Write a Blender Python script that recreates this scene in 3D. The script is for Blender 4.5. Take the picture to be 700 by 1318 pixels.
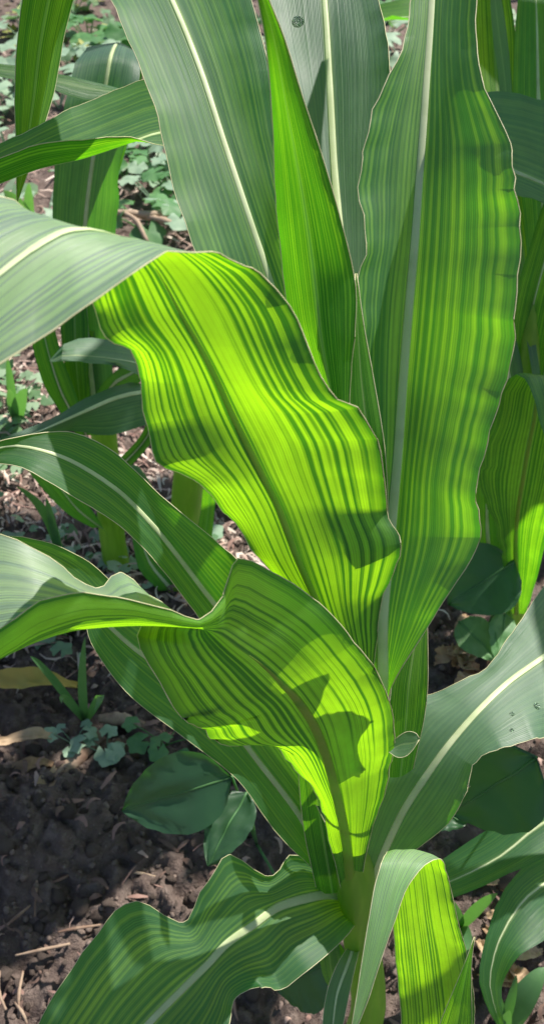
import bpy, bmesh, math, random
import numpy as np
from mathutils import Vector, Matrix, noise

random.seed(7)
rng = np.random.default_rng(7)
for o in list(bpy.data.objects):
    bpy.data.objects.remove(o)
scene = bpy.context.scene
col = scene.collection
R = math.radians

# ------------------------------------------------------------------ camera
FPX = 1266.0            # focal length in pixels of the 700 x 1318 photograph
CAM_H = 0.95
PITCH = 45.0
cam_d = bpy.data.cameras.new('camera')
cam = bpy.data.objects.new('camera', cam_d)
col.objects.link(cam)
cam.location = (0, 0, CAM_H)
cam.rotation_euler = (R(90 - PITCH), 0, 0)
cam_d.sensor_fit = 'VERTICAL'
cam_d.sensor_height = 24.0
cam_d.lens = 24.0 * FPX / 1318.0
cam_d.clip_start = 0.02
cam_d.clip_end = 400
cam_d.dof.use_dof = True
cam_d.dof.focus_distance = 0.50
cam_d.dof.aperture_fstop = 14.0
scene.camera = cam

# ------------------------------------------------------------------ light
SUN = Vector((0.43, 0.36, 0.83)).normalized()
sun_el = math.asin(SUN.z)
sun_az = math.atan2(SUN.x, SUN.y)
world = bpy.data.worlds.new('World')
scene.world = world
world.use_nodes = True
wn = world.node_tree.nodes
sky = wn.new('ShaderNodeTexSky')
sky.sky_type = 'NISHITA'
sky.sun_disc = False
sky.sun_elevation = sun_el
sky.sun_rotation = sun_az
wn['Background'].inputs['Strength'].default_value = 0.085
world.node_tree.links.new(sky.outputs[0], wn['Background'].inputs['Color'])
sd = bpy.data.lights.new('sun', 'SUN')
sd.energy = 5.0
sd.angle = R(0.53)
sd.color = (1.0, 0.95, 0.87)
so = bpy.data.objects.new('sun', sd)
so.rotation_euler = (-SUN).to_track_quat('-Z', 'Y').to_euler()
so.location = SUN * 6
col.objects.link(so)
scene.view_settings.view_transform = 'Standard'
scene.view_settings.look = 'None'
scene.view_settings.gamma = 1.0
scene.view_settings.use_curve_mapping = False
scene.view_settings.exposure = 0.55

# ------------------------------------------------------------------ helpers
sp, cp = math.sin(R(PITCH)), math.cos(R(PITCH))
FWD = np.array([0, cp, -sp]); UP = np.array([0, sp, cp]); RT = np.array([1.0, 0, 0])
CAM = np.array([0, 0, CAM_H])


def P(px, py, d):
    """world point at distance d (m, along the view axis) under a point of the photograph"""
    return CAM + RT * ((px - 350) / FPX * d) + UP * ((659 - py) / FPX * d) + FWD * d


def G(px, py, z=0.0):
    """world point on the ground (height z)"""
    v = RT * ((px - 350) / FPX) + UP * ((659 - py) / FPX) + FWD
    return CAM + v * ((z - CAM_H) / v[2])


def tag(o, label=None, cat=None, group=None, kind=None):
    if label: o['label'] = label
    if cat: o['category'] = cat
    if group: o['group'] = group
    if kind: o['kind'] = kind
    return o


def empty(name, loc):
    o = bpy.data.objects.new(name, None)
    o.empty_display_size = 0.05
    o.location = loc
    col.objects.link(o)
    return o


def origin(o):
    p = Vector((0, 0, 0))
    while o is not None:
        p = p + Vector(o.location)
        o = o.parent
    return np.array(p)


def mesh_obj(name, verts, faces, mat, parent=None, uv=None, smooth=True, loc=None):
    """verts are world coordinates; they are stored relative to the parent's origin"""
    verts = np.asarray(verts, float)
    org = origin(parent) if parent is not None else (np.zeros(3) if loc is None else np.asarray(loc, float))
    me = bpy.data.meshes.new(name)
    me.from_pydata((verts - org).tolist(), [], faces)
    if smooth:
        me.polygons.foreach_set('use_smooth', [True] * len(me.polygons))
    if uv is not None:
        lay = me.uv_layers.new(name='UVMap')
        idx = np.empty(len(me.loops), dtype=np.int32)
        me.loops.foreach_get('vertex_index', idx)
        lay.data.foreach_set('uv', np.asarray(uv, float)[idx].ravel())
    me.materials.append(mat)
    me.update()
    o = bpy.data.objects.new(name, me)
    col.objects.link(o)
    if parent is not None:
        o.parent = parent
    elif loc is not None:
        o.location = loc
    return o


# ------------------------------------------------------------------ materials
class NT:
    def __init__(self, name):
        self.m = bpy.data.materials.new(name)
        self.m.use_nodes = True
        self.t = self.m.node_tree
        self.t.nodes.clear()
        self.out = self.t.nodes.new('ShaderNodeOutputMaterial')

    def n(self, typ, **kw):
        nd = self.t.nodes.new(typ)
        for k, v in kw.items():
            setattr(nd, k, v)
        return nd

    def l(self, a, b):
        self.t.links.new(a, b)

    def set(self, sock, v):
        if hasattr(v, 'links'):
            self.l(v, sock)
        else:
            sock.default_value = v

    def math(self, op, a, b=None, c=None, clamp=False):
        nd = self.n('ShaderNodeMath', operation=op, use_clamp=clamp)
        self.set(nd.inputs[0], a)
        if b is not None: self.set(nd.inputs[1], b)
        if c is not None: self.set(nd.inputs[2], c)
        return nd.outputs[0]

    def mix(self, f, a, b):
        nd = self.n('ShaderNodeMix', data_type='RGBA')
        self.set(nd.inputs[0], f)
        self.set(nd.inputs[6], a if hasattr(a, 'links') else (*a, 1))
        self.set(nd.inputs[7], b if hasattr(b, 'links') else (*b, 1))
        return nd.outputs[2]

    def smooth(self, x, lo, hi, a=0.0, b=1.0):
        nd = self.n('ShaderNodeMapRange', interpolation_type='SMOOTHSTEP')
        self.set(nd.inputs[0], x)
        nd.inputs[1].default_value = lo; nd.inputs[2].default_value = hi
        nd.inputs[3].default_value = a; nd.inputs[4].default_value = b
        return nd.outputs[0]

    def noise(self, vec, scale, detail=2.0, rough=0.5):
        nd = self.n('ShaderNodeTexNoise')
        self.l(vec, nd.inputs['Vector'])
        nd.inputs['Scale'].default_value = scale
        nd.inputs['Detail'].default_value = detail
        nd.inputs['Roughness'].default_value = rough
        return nd.outputs[0]


def leaf_material(name, stripes=18.0, contrast=1.0, dark_r=(0.032, 0.085, 0.036), light_r=(0.075, 0.155, 0.045),
                  dark_b=(0.022, 0.070, 0.016), light_b=(0.065, 0.15, 0.025),
                  dark_t=(0.055, 0.26, 0.003), light_t=(0.25, 0.55, 0.006), rough=0.46, bias=0.0, seed=0.0,
                  spec=0.5, vein_bump=0.35, veins=1.0, halo_amt=0.55):
    """striped blade: pale bands run along the veins; light passes through the pale bands more"""
    k = NT(name)
    uv = k.n('ShaderNodeUVMap', uv_map='UVMap').outputs[0]
    sep = k.n('ShaderNodeSeparateXYZ'); k.l(uv, sep.inputs[0])
    u, v = sep.outputs[0], sep.outputs[1]
    oi = k.n('ShaderNodeObjectInfo').outputs['Random']
    off = k.math('MULTIPLY_ADD', oi, 37.0, seed)

    def vec(fu, fv):
        c = k.n('ShaderNodeCombineXYZ')
        k.l(k.math('MULTIPLY', u, fu), c.inputs[0])
        k.l(k.math('MULTIPLY', v, fv), c.inputs[1])
        k.l(off, c.inputs[2])
        return c.outputs[0]
    warp = k.noise(vec(5.0, 2.2), 1.0, 2.0)
    ph = k.math('MULTIPLY_ADD', u, stripes, k.math('MULTIPLY', warp, 2.6))
    s1 = k.math('SINE', k.math('MULTIPLY', ph, 6.2832))
    n1 = k.noise(vec(stripes * 1.5, 1.6), 1.0, 3.0, 0.6)
    n2 = k.noise(vec(stripes * 4.0, 5.0), 1.0, 3.0, 0.65)
    big = k.noise(vec(3.2, 4.0), 1.0, 2.0)
    val = k.math('ADD', k.math('MULTIPLY', s1, 0.13), k.math('MULTIPLY_ADD', n1, 1.15, -0.07))
    val = k.math('ADD', val, k.math('MULTIPLY_ADD', n2, 0.34, -0.17))
    val = k.math('ADD', val, k.math('MULTIPLY_ADD', big, 0.7, -0.35 + bias))
    f = k.smooth(val, 0.5 - 0.27 / contrast, 0.5 + 0.27 / contrast)
    rim = k.math('SUBTRACT', 1.0, k.math('ABSOLUTE', k.math('MULTIPLY_ADD', u, 2.0, -1.0)))
    f = k.math('MULTIPLY', f, k.smooth(rim, 0.0, 0.16, 0.25, 1.0))
    # fine parallel veins
    vein = k.math('SINE', k.math('MULTIPLY', u, stripes * 3.7 * 6.2832))
    patch = k.smooth(k.noise(vec(7.0, 9.0), 1.0, 2.0), 0.3, 0.7, 0.15, 1.5)
    fine = k.math('MULTIPLY_ADD', k.math('MULTIPLY', vein, patch), 0.105 * veins, 1.0)
    blotch = k.noise(vec(9, 55), 1.0, 4.0, 0.6)
    fine = k.math('MULTIPLY', fine, k.math('MULTIPLY_ADD', blotch, 0.5, 0.75))

    def shade(c):
        nd = k.n('ShaderNodeVectorMath', operation='SCALE')
        k.l(c, nd.inputs[0]); k.l(fine, nd.inputs['Scale'])
        return nd.outputs[0]
    back = k.n('ShaderNodeNewGeometry').outputs['Backfacing']
    halo = k.math('MULTIPLY', k.smooth(k.math('ABSOLUTE', k.math('MULTIPLY_ADD', u, 2.0, -1.0)), 0.01, 0.11, 1.0, 0.0), halo_amt)
    refl = shade(k.mix(back, k.mix(f, dark_r, light_r), k.mix(f, dark_b, light_b)))
    refl = k.mix(halo, refl, (0.24, 0.30, 0.13))
    tran = shade(k.mix(f, dark_t, light_t))
    pr = k.n('ShaderNodeBsdfPrincipled')
    k.l(refl, pr.inputs['Base Color'])
    rr = k.math('ADD', k.math('MULTIPLY_ADD', back, 0.16, rough), k.math('MULTIPLY_ADD', blotch, 0.18, -0.09))
    k.l(rr, pr.inputs['Roughness'])
    pr.inputs['IOR'].default_value = 1.45
    k.l(k.math('MULTIPLY_ADD', back, -0.25, spec), pr.inputs['Specular IOR Level'])
    tr = k.n('ShaderNodeBsdfTranslucent')
    k.l(tran, tr.inputs['Color'])
    # relief: veins, bands and a little pucker
    hgt = k.math('ADD', k.math('MULTIPLY', vein, 0.00004 * vein_bump * 2), k.math('MULTIPLY', n1, 0.0009 * vein_bump))
    hgt = k.math('ADD', hgt, k.math('MULTIPLY', n2, 0.0004 * vein_bump))
    hgt = k.math('ADD', hgt, k.math('MULTIPLY', blotch, 0.0003 * vein_bump))
    bp = k.n('ShaderNodeBump'); bp.inputs['Strength'].default_value = 0.8
    bp.inputs['Distance'].default_value = 1.0
    k.l(hgt, bp.inputs['Height'])
    k.l(bp.outputs[0], pr.inputs['Normal'])
    ad = k.n('ShaderNodeAddShader')
    k.l(pr.outputs[0], ad.inputs[0]); k.l(tr.outputs[0], ad.inputs[1])
    k.l(ad.outputs[0], k.out.inputs['Surface'])
    return k.m


def plain(name, c1, c2, scale=20.0, rough=0.7, bump=0.3, dist=0.002, trans=None, spec=0.3, detail=5.0, coord='Object', stretch=None):
    k = NT(name)
    tc = k.n('ShaderNodeTexCoord').outputs[coord]
    if stretch:
        mp = k.n('ShaderNodeMapping'); k.l(tc, mp.inputs[0]); mp.inputs['Scale'].default_value = stretch
        tc = mp.outputs[0]
    nz = k.noise(tc, scale, detail, 0.6)
    rnd = k.n('ShaderNodeObjectInfo').outputs['Random']
    f = k.smooth(k.math('ADD', nz, k.math('MULTIPLY_ADD', rnd, 0.3, -0.15)), 0.3, 0.7)
    c = k.mix(f, c1, c2)
    pr = k.n('ShaderNodeBsdfPrincipled')
    k.l(c, pr.inputs['Base Color'])
    pr.inputs['Roughness'].default_value = rough
    pr.inputs['Specular IOR Level'].default_value = spec
    bp = k.n('ShaderNodeBump'); bp.inputs['Strength'].default_value = bump; bp.inputs['Distance'].default_value = dist
    k.l(nz, bp.inputs['Height']); k.l(bp.outputs[0], pr.inputs['Normal'])
    sh = pr.outputs[0]
    if trans:
        tr = k.n('ShaderNodeBsdfTranslucent'); tr.inputs[0].default_value = (*trans, 1)
        ad = k.n('ShaderNodeAddShader'); k.l(sh, ad.inputs[0]); k.l(tr.outputs[0], ad.inputs[1]); sh = ad.outputs[0]
    k.l(sh, k.out.inputs['Surface'])
    return k.m


def soil_material():
    k = NT('soil')
    tc = k.n('ShaderNodeTexCoord').outputs['Object']
    a = k.noise(tc, 7.0, 4.0); b = k.noise(tc, 60.0, 6.0, 0.65); c = k.noise(tc, 260.0, 4.0, 0.7)
    base = k.mix(k.smooth(a, 0.35, 0.65), (0.10, 0.072, 0.064), (0.17, 0.125, 0.108))
    base = k.mix(k.smooth(b, 0.4, 0.68), base, (0.235, 0.18, 0.155))
    base = k.mix(k.smooth(c, 0.62, 0.75), base, (0.36, 0.30, 0.26))
    pr = k.n('ShaderNodeBsdfPrincipled'); k.l(base, pr.inputs['Base Color'])
    pr.inputs['Roughness'].default_value = 0.95; pr.inputs['Specular IOR Level'].default_value = 0.15
    h = k.math('ADD', k.math('MULTIPLY', b, 0.012), k.math('MULTIPLY', c, 0.004))
    bp = k.n('ShaderNodeBump'); bp.inputs['Strength'].default_value = 0.9; bp.inputs['Distance'].default_value = 1.0
    k.l(h, bp.inputs['Height']); k.l(bp.outputs[0], pr.inputs['Normal'])
    k.l(pr.outputs[0], k.out.inputs['Surface'])
    return k.m


def litter_material(name, ramp):
    """short dry bits: each bit of the mass takes its own colour"""
    k = NT(name)
    at = k.n('ShaderNodeAttribute', attribute_name='tint').outputs['Fac']
    cr = k.n('ShaderNodeValToRGB'); cr.color_ramp.interpolation = 'CONSTANT'
    el = cr.color_ramp.elements
    while len(el) < len(ramp): el.new(0.5)
    for i, c in enumerate(ramp):
        el[i].position = i / len(ramp); el[i].color = (*c, 1)
    k.l(at, cr.inputs[0])
    pr = k.n('ShaderNodeBsdfPrincipled'); k.l(cr.outputs[0], pr.inputs['Base Color'])
    pr.inputs['Roughness'].default_value = 0.75; pr.inputs['Specular IOR Level'].default_value = 0.25
    k.l(pr.outputs[0], k.out.inputs['Surface'])
    return k.m


def cover_material(name, c1, c2, t1):
    k = NT(name)
    at = k.n('ShaderNodeAttribute', attribute_name='tint').outputs['Fac']
    c = k.mix(at, c1, c2)
    pr = k.n('ShaderNodeBsdfPrincipled'); k.l(c, pr.inputs['Base Color'])
    pr.inputs['Roughness'].default_value = 0.5
    tr = k.n('ShaderNodeBsdfTranslucent'); tr.inputs[0].default_value = (*t1, 1)
    ad = k.n('ShaderNodeAddShader'); k.l(pr.outputs[0], ad.inputs[0]); k.l(tr.outputs[0], ad.inputs[1])
    k.l(ad.outputs[0], k.out.inputs['Surface'])
    return k.m


M = {}
M['blade'] = leaf_material('striped_blade', 24, 1.2, bias=-0.04, light_t=(0.20, 0.46, 0.005), dark_t=(0.05, 0.22, 0.003))
M['blade_bold'] = leaf_material('bold_striped_blade', 24, 2.0, light_t=(0.32, 0.62, 0.004), dark_t=(0.045, 0.20, 0.002), bias=0.07, seed=3,
                                dark_r=(0.115, 0.160, 0.118), light_r=(0.135, 0.182, 0.128), spec=0.6, halo_amt=0.12)
M['blade_soft'] = leaf_material('soft_striped_blade', 25, 0.9, bias=-0.07, seed=9, light_r=(0.060, 0.125, 0.046), dark_r=(0.032, 0.080, 0.038), spec=0.38, rough=0.54)
M['blade_green'] = leaf_material('green_blade', 22, 0.6, bias=-0.2, light_r=(0.034, 0.088, 0.036), dark_r=(0.022, 0.066, 0.028), seed=5, spec=0.4)
M['blade_pale'] = leaf_material('waxy_blade', 22, 0.55, bias=-0.06, light_r=(0.078, 0.132, 0.080), dark_r=(0.054, 0.104, 0.064), rough=0.5, seed=12, spec=0.6, veins=0.45, light_t=(0.13, 0.32, 0.01), dark_t=(0.05, 0.2, 0.006))
M['blade_slate'] = leaf_material('slate_blade', 24, 0.6, bias=-0.06, light_r=(0.050, 0.094, 0.062), dark_r=(0.030, 0.066, 0.045), rough=0.52, seed=22, spec=0.5, veins=0.7, light_t=(0.10, 0.28, 0.01), dark_t=(0.04, 0.17, 0.006))
M['blade_far'] = leaf_material('far_blade', 14, 0.6, bias=-0.2, light_r=(0.036, 0.09, 0.034), dark_r=(0.022, 0.062, 0.024), rough=0.42, seed=15, spec=0.4)
M['midrib'] = plain('midrib', (0.40, 0.44, 0.25), (0.53, 0.56, 0.36), 60, 0.45, 0.2, 0.001, trans=(0.26, 0.34, 0.10))
M['midrib_green'] = plain('midrib_green', (0.13, 0.22, 0.025), (0.20, 0.24, 0.04), 60, 0.5, 0.2, 0.001, trans=(0.22, 0.36, 0.015))
M['margin'] = plain('margin', (0.48, 0.46, 0.26), (0.60, 0.55, 0.36), 300, 0.5, 0.1, 0.001, trans=(0.22, 0.22, 0.08))
M['stem'] = plain('stem', (0.15, 0.27, 0.03), (0.24, 0.36, 0.045), 30, 0.45, 0.15, 0.001, trans=(0.2, 0.32, 0.01), stretch=(6, 6, 0.6))
M['soil'] = soil_material()
M['clod'] = plain('clod', (0.105, 0.08, 0.068), (0.21, 0.16, 0.135), 90, 0.95, 0.8, 0.004, spec=0.15)
M['dry'] = plain('dry_leaf', (0.30, 0.19, 0.11), (0.46, 0.33, 0.21), 40, 0.7, 0.5, 0.002, trans=(0.07, 0.04, 0.015), stretch=(1, 1, 1))
M['stalk_dry'] = plain('dry_stalk', (0.20, 0.12, 0.085), (0.42, 0.31, 0.22), 45, 0.75, 0.6, 0.003)
M['wood'] = plain('rotting_wood', (0.11, 0.065, 0.045), (0.24, 0.15, 0.10), 50, 0.85, 0.9, 0.004)
M['broad'] = plain('broadleaf', (0.02, 0.055, 0.028), (0.03, 0.075, 0.034), 25, 0.42, 0.3, 0.002, trans=(0.03, 0.13, 0.01), spec=0.5)
M['weed'] = plain('weed_leaf', (0.06, 0.15, 0.055), (0.10, 0.21, 0.08), 60, 0.5, 0.3, 0.002, trans=(0.07, 0.18, 0.03))
M['weed_pale'] = plain('pale_weed_leaf', (0.19, 0.28, 0.19), (0.27, 0.36, 0.25), 60, 0.5, 0.3, 0.002, trans=(0.07, 0.14, 0.04))
M['grass'] = plain('grass_blade', (0.06, 0.14, 0.06), (0.10, 0.19, 0.08), 30, 0.45, 0.2, 0.001, trans=(0.06, 0.16, 0.02))
M['yellowed'] = plain('yellowed_leaf', (0.42, 0.30, 0.07), (0.30, 0.28, 0.07), 18, 0.6, 0.3, 0.002, trans=(0.16, 0.11, 0.01))
M['litter'] = litter_material('dry_litter', [(0.42, 0.29, 0.24), (0.28, 0.17, 0.14), (0.55, 0.42, 0.35), (0.15, 0.095, 0.075), (0.48, 0.34, 0.29), (0.62, 0.52, 0.44)])
M['cover'] = cover_material('ground_cover', (0.07, 0.15, 0.06), (0.26, 0.34, 0.22), (0.06, 0.14, 0.03))
M['moss'] = cover_material('yellow_cover', (0.16, 0.20, 0.045), (0.34, 0.33, 0.09), (0.10, 0.12, 0.01))
wk = NT('water')
gl = wk.n('ShaderNodeBsdfPrincipled')
gl.inputs['Base Color'].default_value = (1, 1, 1, 1); gl.inputs['Roughness'].default_value = 0.02
gl.inputs['IOR'].default_value = 1.33; gl.inputs['Transmission Weight'].default_value = 1.0
wk.l(gl.outputs[0], wk.out.inputs['Surface'])
M['water'] = wk.m


# ------------------------------------------------------------------ leaf builder
def hermite(pts, t, tq):
    pts = np.asarray(pts, float)
    n = len(t)
    m = np.zeros_like(pts)
    for i in range(n):
        if i == 0: m[i] = (pts[1] - pts[0]) / (t[1] - t[0])
        elif i == n - 1: m[i] = (pts[-1] - pts[-2]) / (t[-1] - t[-2])
        else:
            h0, h1 = t[i] - t[i - 1], t[i + 1] - t[i]
            m[i] = ((pts[i] - pts[i - 1]) / h0 * h1 + (pts[i + 1] - pts[i]) / h1 * h0) / (h0 + h1)
    i = np.clip(np.searchsorted(t, tq, side='right') - 1, 0, n - 2)
    h = (t[i + 1] - t[i]); s = ((tq - t[i]) / h)[:, None]; h = h[:, None]
    return ((2 * s**3 - 3 * s**2 + 1) * pts[i] + (s**3 - 2 * s**2 + s) * h * m[i]
            + (-2 * s**3 + 3 * s**2) * pts[i + 1] + (s**3 - s**2) * h * m[i + 1])


def tube(path, radii, nseg=6, frame=None, flat=1.0):
    """closed tube along a path; frame = (side, normal) vectors per point"""
    path = np.asarray(path, float); n = len(path)
    T = np.gradient(path, axis=0); T /= np.linalg.norm(T, axis=1)[:, None] + 1e-12
    if frame is None:
        a = np.cross(T, np.array([0.0, 0.31, 0.95])); 
        bad = np.linalg.norm(a, axis=1) < 0.05
        a[bad] = np.cross(T[bad], np.array([1.0, 0, 0]))
        a /= np.linalg.norm(a, axis=1)[:, None]
        b = np.cross(T, a)
    else:
        a, b = frame
    V = []; F = []
    for j in range(nseg):
        th = 2 * math.pi * j / nseg
        V.append(path + a * (np.asarray(radii) * math.cos(th))[:, None] + b * (np.asarray(radii) * flat * math.sin(th))[:, None])
    V = np.stack(V, 1).reshape(-1, 3)
    for i in range(n - 1):
        for j in range(nseg):
            k2 = (j + 1) % nseg
            F.append((i * nseg + j, i * nseg + k2, (i + 1) * nseg + k2, (i + 1) * nseg + j))
    F.append(tuple(range(nseg))[::-1]); F.append(tuple((n - 1) * nseg + j for j in range(nseg)))
    return V, F


GRID = {}


def leaf(plant, st, mat='blade', face=None, ripple=0.0, lam=0.05, nu=24, step=0.0055, kq=0.65, rib=0.0022, rib_mat='midrib',
         rib_end=0.93, margins=True, label=None, name='leaf', cup=0.0, ribs=None):
    """a blade from stations base -> tip; a station is (Lx,Ly, Mx,My, Rx,Ry, depth[, dL, dR]).
    face = (station index, +1 if the upper side faces the viewer there else -1)."""
    L, C, Rr = ([], [], []) if not isinstance(st, tuple) else st
    for s in (st if isinstance(st, list) else []):
        d = s[6]; dl = s[7] if len(s) > 7 else 0; dr = s[8] if len(s) > 8 else 0
        L.append(P(s[0], s[1], d + dl)); C.append(P(s[2], s[3], d)); Rr.append(P(s[4], s[5], d + dr))
    L, C, Rr = map(np.array, (L, C, Rr))
    mean = (L + 2 * C + Rr) / 4
    seg = np.linalg.norm(np.diff(mean, axis=0), axis=1) + 0.3 * np.linalg.norm(np.diff(L, axis=0), axis=1) * 0 + 1e-4
    t = np.concatenate([[0], np.cumsum(seg)])
    n = max(12, int(t[-1] / step))
    base = np.linspace(0, t[-1], n)
    tq = np.unique(np.concatenate([base, t]))
    l, c, r = hermite(L, t, tq), hermite(C, t, tq), hermite(Rr, t, tq)
    n = len(tq)
    us = np.linspace(-1, 1, nu + 1)
    us = np.sign(us) * np.abs(us) ** 0.92
    lin = np.where(us[None, :, None] < 0, c[:, None] + (l - c)[:, None] * (-us[None, :, None]), c[:, None] + (r - c)[:, None] * us[None, :, None])
    quad = c[:, None] + (r - l)[:, None] / 2 * us[None, :, None] + ((r + l) / 2 - c)[:, None] * (us ** 2)[None, :, None]
    g = lin + kq * (quad - lin)
    du = np.gradient(g, axis=1); dv = np.gradient(g, axis=0)
    nr = np.cross(du, dv); nr /= np.linalg.norm(nr, axis=2)[:, :, None] + 1e-12
    width = np.linalg.norm(r - l, axis=1)
    ph = random.uniform(0, 6.28)
    amp = np.clip(width / 0.06, 0, 1.2)
    wl = np.sin(2 * math.pi * tq / lam + ph) + 0.5 * np.sin(2 * math.pi * tq / (lam * 0.43) + ph * 2)
    wr = np.sin(2 * math.pi * tq / (lam * 1.13) + ph + 2) + 0.5 * np.sin(2 * math.pi * tq / (lam * 0.39) + ph)
    edge = np.abs(us) ** 2.2
    w = np.where(us[None, :] < 0, wl[:, None], wr[:, None]) * edge[None, :] * amp[:, None] * ripple
    # fine crimp right at the margin and slow swell over the blade
    seedv = random.uniform(0, 50)
    crimp = np.array([[noise.noise(Vector((tt * 260, sgn * 5 + seedv, 0))) for sgn in (-1, 1)] for tt in tq])
    swell = np.array([[noise.noise(Vector((tt * 16, uu * 1.6 + seedv, 3.3))) for uu in us] for tt in tq])
    w = w + np.where(us[None, :] < 0, crimp[:, :1], crimp[:, 1:]) * (np.abs(us) ** 14)[None, :] * 0.0011 * amp[:, None]
    w = w + swell * 0.0028 * amp[:, None] * (0.35 + np.abs(us))[None, :]
    w = w + cup * (1 - us ** 2)[None, :] * amp[:, None]
    g = g + nr * w[:, :, None]
    arc = np.concatenate([[0], np.cumsum(np.linalg.norm(np.diff(c, axis=0), axis=1))])
    uv = np.stack(np.broadcast_arrays((us[None, :] + 1) / 2, arc[:, None]), 2).reshape(-1, 2)
    m = nu + 1
    sgn = 1
    if face is not None:
        i = int(np.argmin(np.abs(tq - t[face[0]]))); jj = nu // 2
        view = CAM - g[i, jj]
        nn = nr[i, jj - 3] + nr[i, jj + 3]
        sgn = 1 if np.dot(nn, view) * face[1] > 0 else -1
    fs = []
    for i in range(n - 1):
        for j in range(nu):
            q = (i * m + j, i * m + j + 1, (i + 1) * m + j + 1, (i + 1) * m + j)
            fs.append(q if sgn > 0 else q[::-1])
    nrm = nr * sgn
    GRID[label] = (g, nr)
    o = mesh_obj(name, g.reshape(-1, 3), fs, M[mat], plant, uv)
    if label: o['label'] = label
    for (r0, r1, rib_mat, rib) in (ribs or ([(0, rib_end, rib_mat, rib)] if rib else [])):
        e0 = int(n * r0); e1 = int(n * r1); e = e1 - e0; j0 = nu // 2
        pth = g[e0:e1, j0]; nn = nrm[e0:e1, j0 - 1] + nrm[e0:e1, j0] + nrm[e0:e1, j0 + 1]; nn /= np.linalg.norm(nn, axis=1)[:, None] + 1e-9
        T = np.gradient(pth, axis=0); T /= np.linalg.norm(T, axis=1)[:, None] + 1e-12
        side = np.cross(T, nn); side /= np.linalg.norm(side, axis=1)[:, None] + 1e-9
        s = np.linspace(r0, r1, e)
        rad = np.minimum(rib * (1.15 - s) ** 0.75 + 0.00035, 0.3 * width[e0:e1] + 0.0002)
        rad = rad * np.minimum(1, np.minimum(np.arange(e) / 8 if r0 > 0 else 1.0, (e - 1 - np.arange(e)) / 14) + 0.06)
        V, F = tube(pth + nn * (rad * (0.16 if rib_mat == 'midrib' else -0.12))[:, None], rad, 8, (side, nn), 0.22 if rib_mat == 'midrib' else 0.42)
        mesh_obj('midrib', V, F, M[rib_mat], o)
    if margins:
        for jj in (0, nu):
            pth = g[:, jj]
            rad = np.full(n, 0.00021) * (0.8 + 0.5 * rng.random(n))
            V, F = tube(pth, rad, 4)
            mesh_obj('margin', V, F, M['margin'], o)
    return o


def stem(plant, pts, radii, name='stem', mat='stem', nseg=14):
    pts = np.array(pts, float)
    seg = np.concatenate([[0], np.cumsum(np.linalg.norm(np.diff(pts, axis=0), axis=1))])
    tq = np.linspace(0, seg[-1], 40)
    V, F = tube(hermite(pts, seg, tq), np.interp(tq, seg, radii), nseg)
    return mesh_obj(name, V, F, M[mat], plant)


# ------------------------------------------------------------------ ground
def ground_z(x, y):
    p = Vector((x, y, 0))
    z = 0.022 * noise.noise(p * 2.2) + 0.016 * noise.noise(p * 6.5 + Vector((4, 1, 0)))
    if y < 4 and abs(x) < 3:
        z += 0.012 * noise.noise(p * 19) + 0.006 * abs(noise.noise(p * 95))
        if y < 1.6:
            q = p + Vector((noise.noise(p * 30), noise.noise(p * 30 + Vector((9, 0, 0))), 0)) * 0.02
            z += 0.024 * (0.55 - min(1, noise.voronoi(q * 48)[0][0])) + 0.010 * (0.5 - min(1, noise.voronoi(q * 115)[0][0]))
        else:
            z += 0.011 * abs(noise.noise(p * 42))
    # earthed-up ridge of loose soil along the near row
    z += 0.045 * math.exp(-((x + 0.22) / 0.16) ** 2 - ((y - 0.50) / 0.10) ** 2)
    z -= 0.02 * math.exp(-((x + 0.16) / 0.10) ** 2 - ((y - 0.66) / 0.06) ** 2)
    return z


def axis(fine0, fine1, st, far, g=1.16):
    a = list(np.arange(fine0, fine1, st)); s = st; x = a[-1]
    while x < far: s *= g; x += s; a.append(x)
    s = st; x = a[0]; b = []
    while x > -far: s *= g; x -= s; b.append(x)
    return np.array(b[::-1] + a)


xs = axis(-0.42, 0.30, 0.0036, 120, 1.045)
ys = axis(0.16, 0.72, 0.0036, 160, 1.035)
ys = ys[ys > -30]
gv = [(x, y, ground_z(x, y)) for y in ys for x in xs]
nx = len(xs)
gf = [(j * nx + i, j * nx + i + 1, (j + 1) * nx + i + 1, (j + 1) * nx + i) for j in range(len(ys) - 1) for i in range(nx - 1)]
soil = mesh_obj('soil', gv, gf, M['soil'])
tag(soil, 'loose dark crumbly soil under and around the maize', None, kind='structure')


def clod_mesh(k):
    bm = bmesh.new()
    bmesh.ops.create_icosphere(bm, subdivisions=2, radius=1)
    for v in bm.verts:
        q = v.co.copy()
        v.co = q * (0.78 + 0.42 * noise.noise(q * 1.3 + Vector((k * 7, 0, 0))) + 0.22 * noise.noise(q * 3.1 + Vector((0, k * 5, 0))))
        v.co.z *= 0.72
    me = bpy.data.meshes.new('clod')
    bm.to_mesh(me); bm.free()
    me.polygons.foreach_set('use_smooth', [True] * len(me.polygons))
    me.materials.append(M['clod'])
    return me


clods = [clod_mesh(k) for k in range(7)]
for i in range(260):
    px = random.uniform(-20, 330) if i < 210 else random.uniform(560, 710)
    py = random.uniform(985, 1330)
    g0 = G(px, py)
    r = 0.0035 + 0.0085 * random.random() ** 2.2
    o = bpy.data.objects.new('clod', clods[i % 7])
    col.objects.link(o); o.parent = soil
    o.location = (g0[0], g0[1], ground_z(g0[0], g0[1]) + r * 0.25)
    o.scale = (r * random.uniform(.8, 1.3), r * random.uniform(.8, 1.3), r * random.uniform(.8, 1.2))
    o.rotation_euler = (random.uniform(-.5, .5), random.uniform(-.5, .5), random.uniform(0, 6.28))

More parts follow.
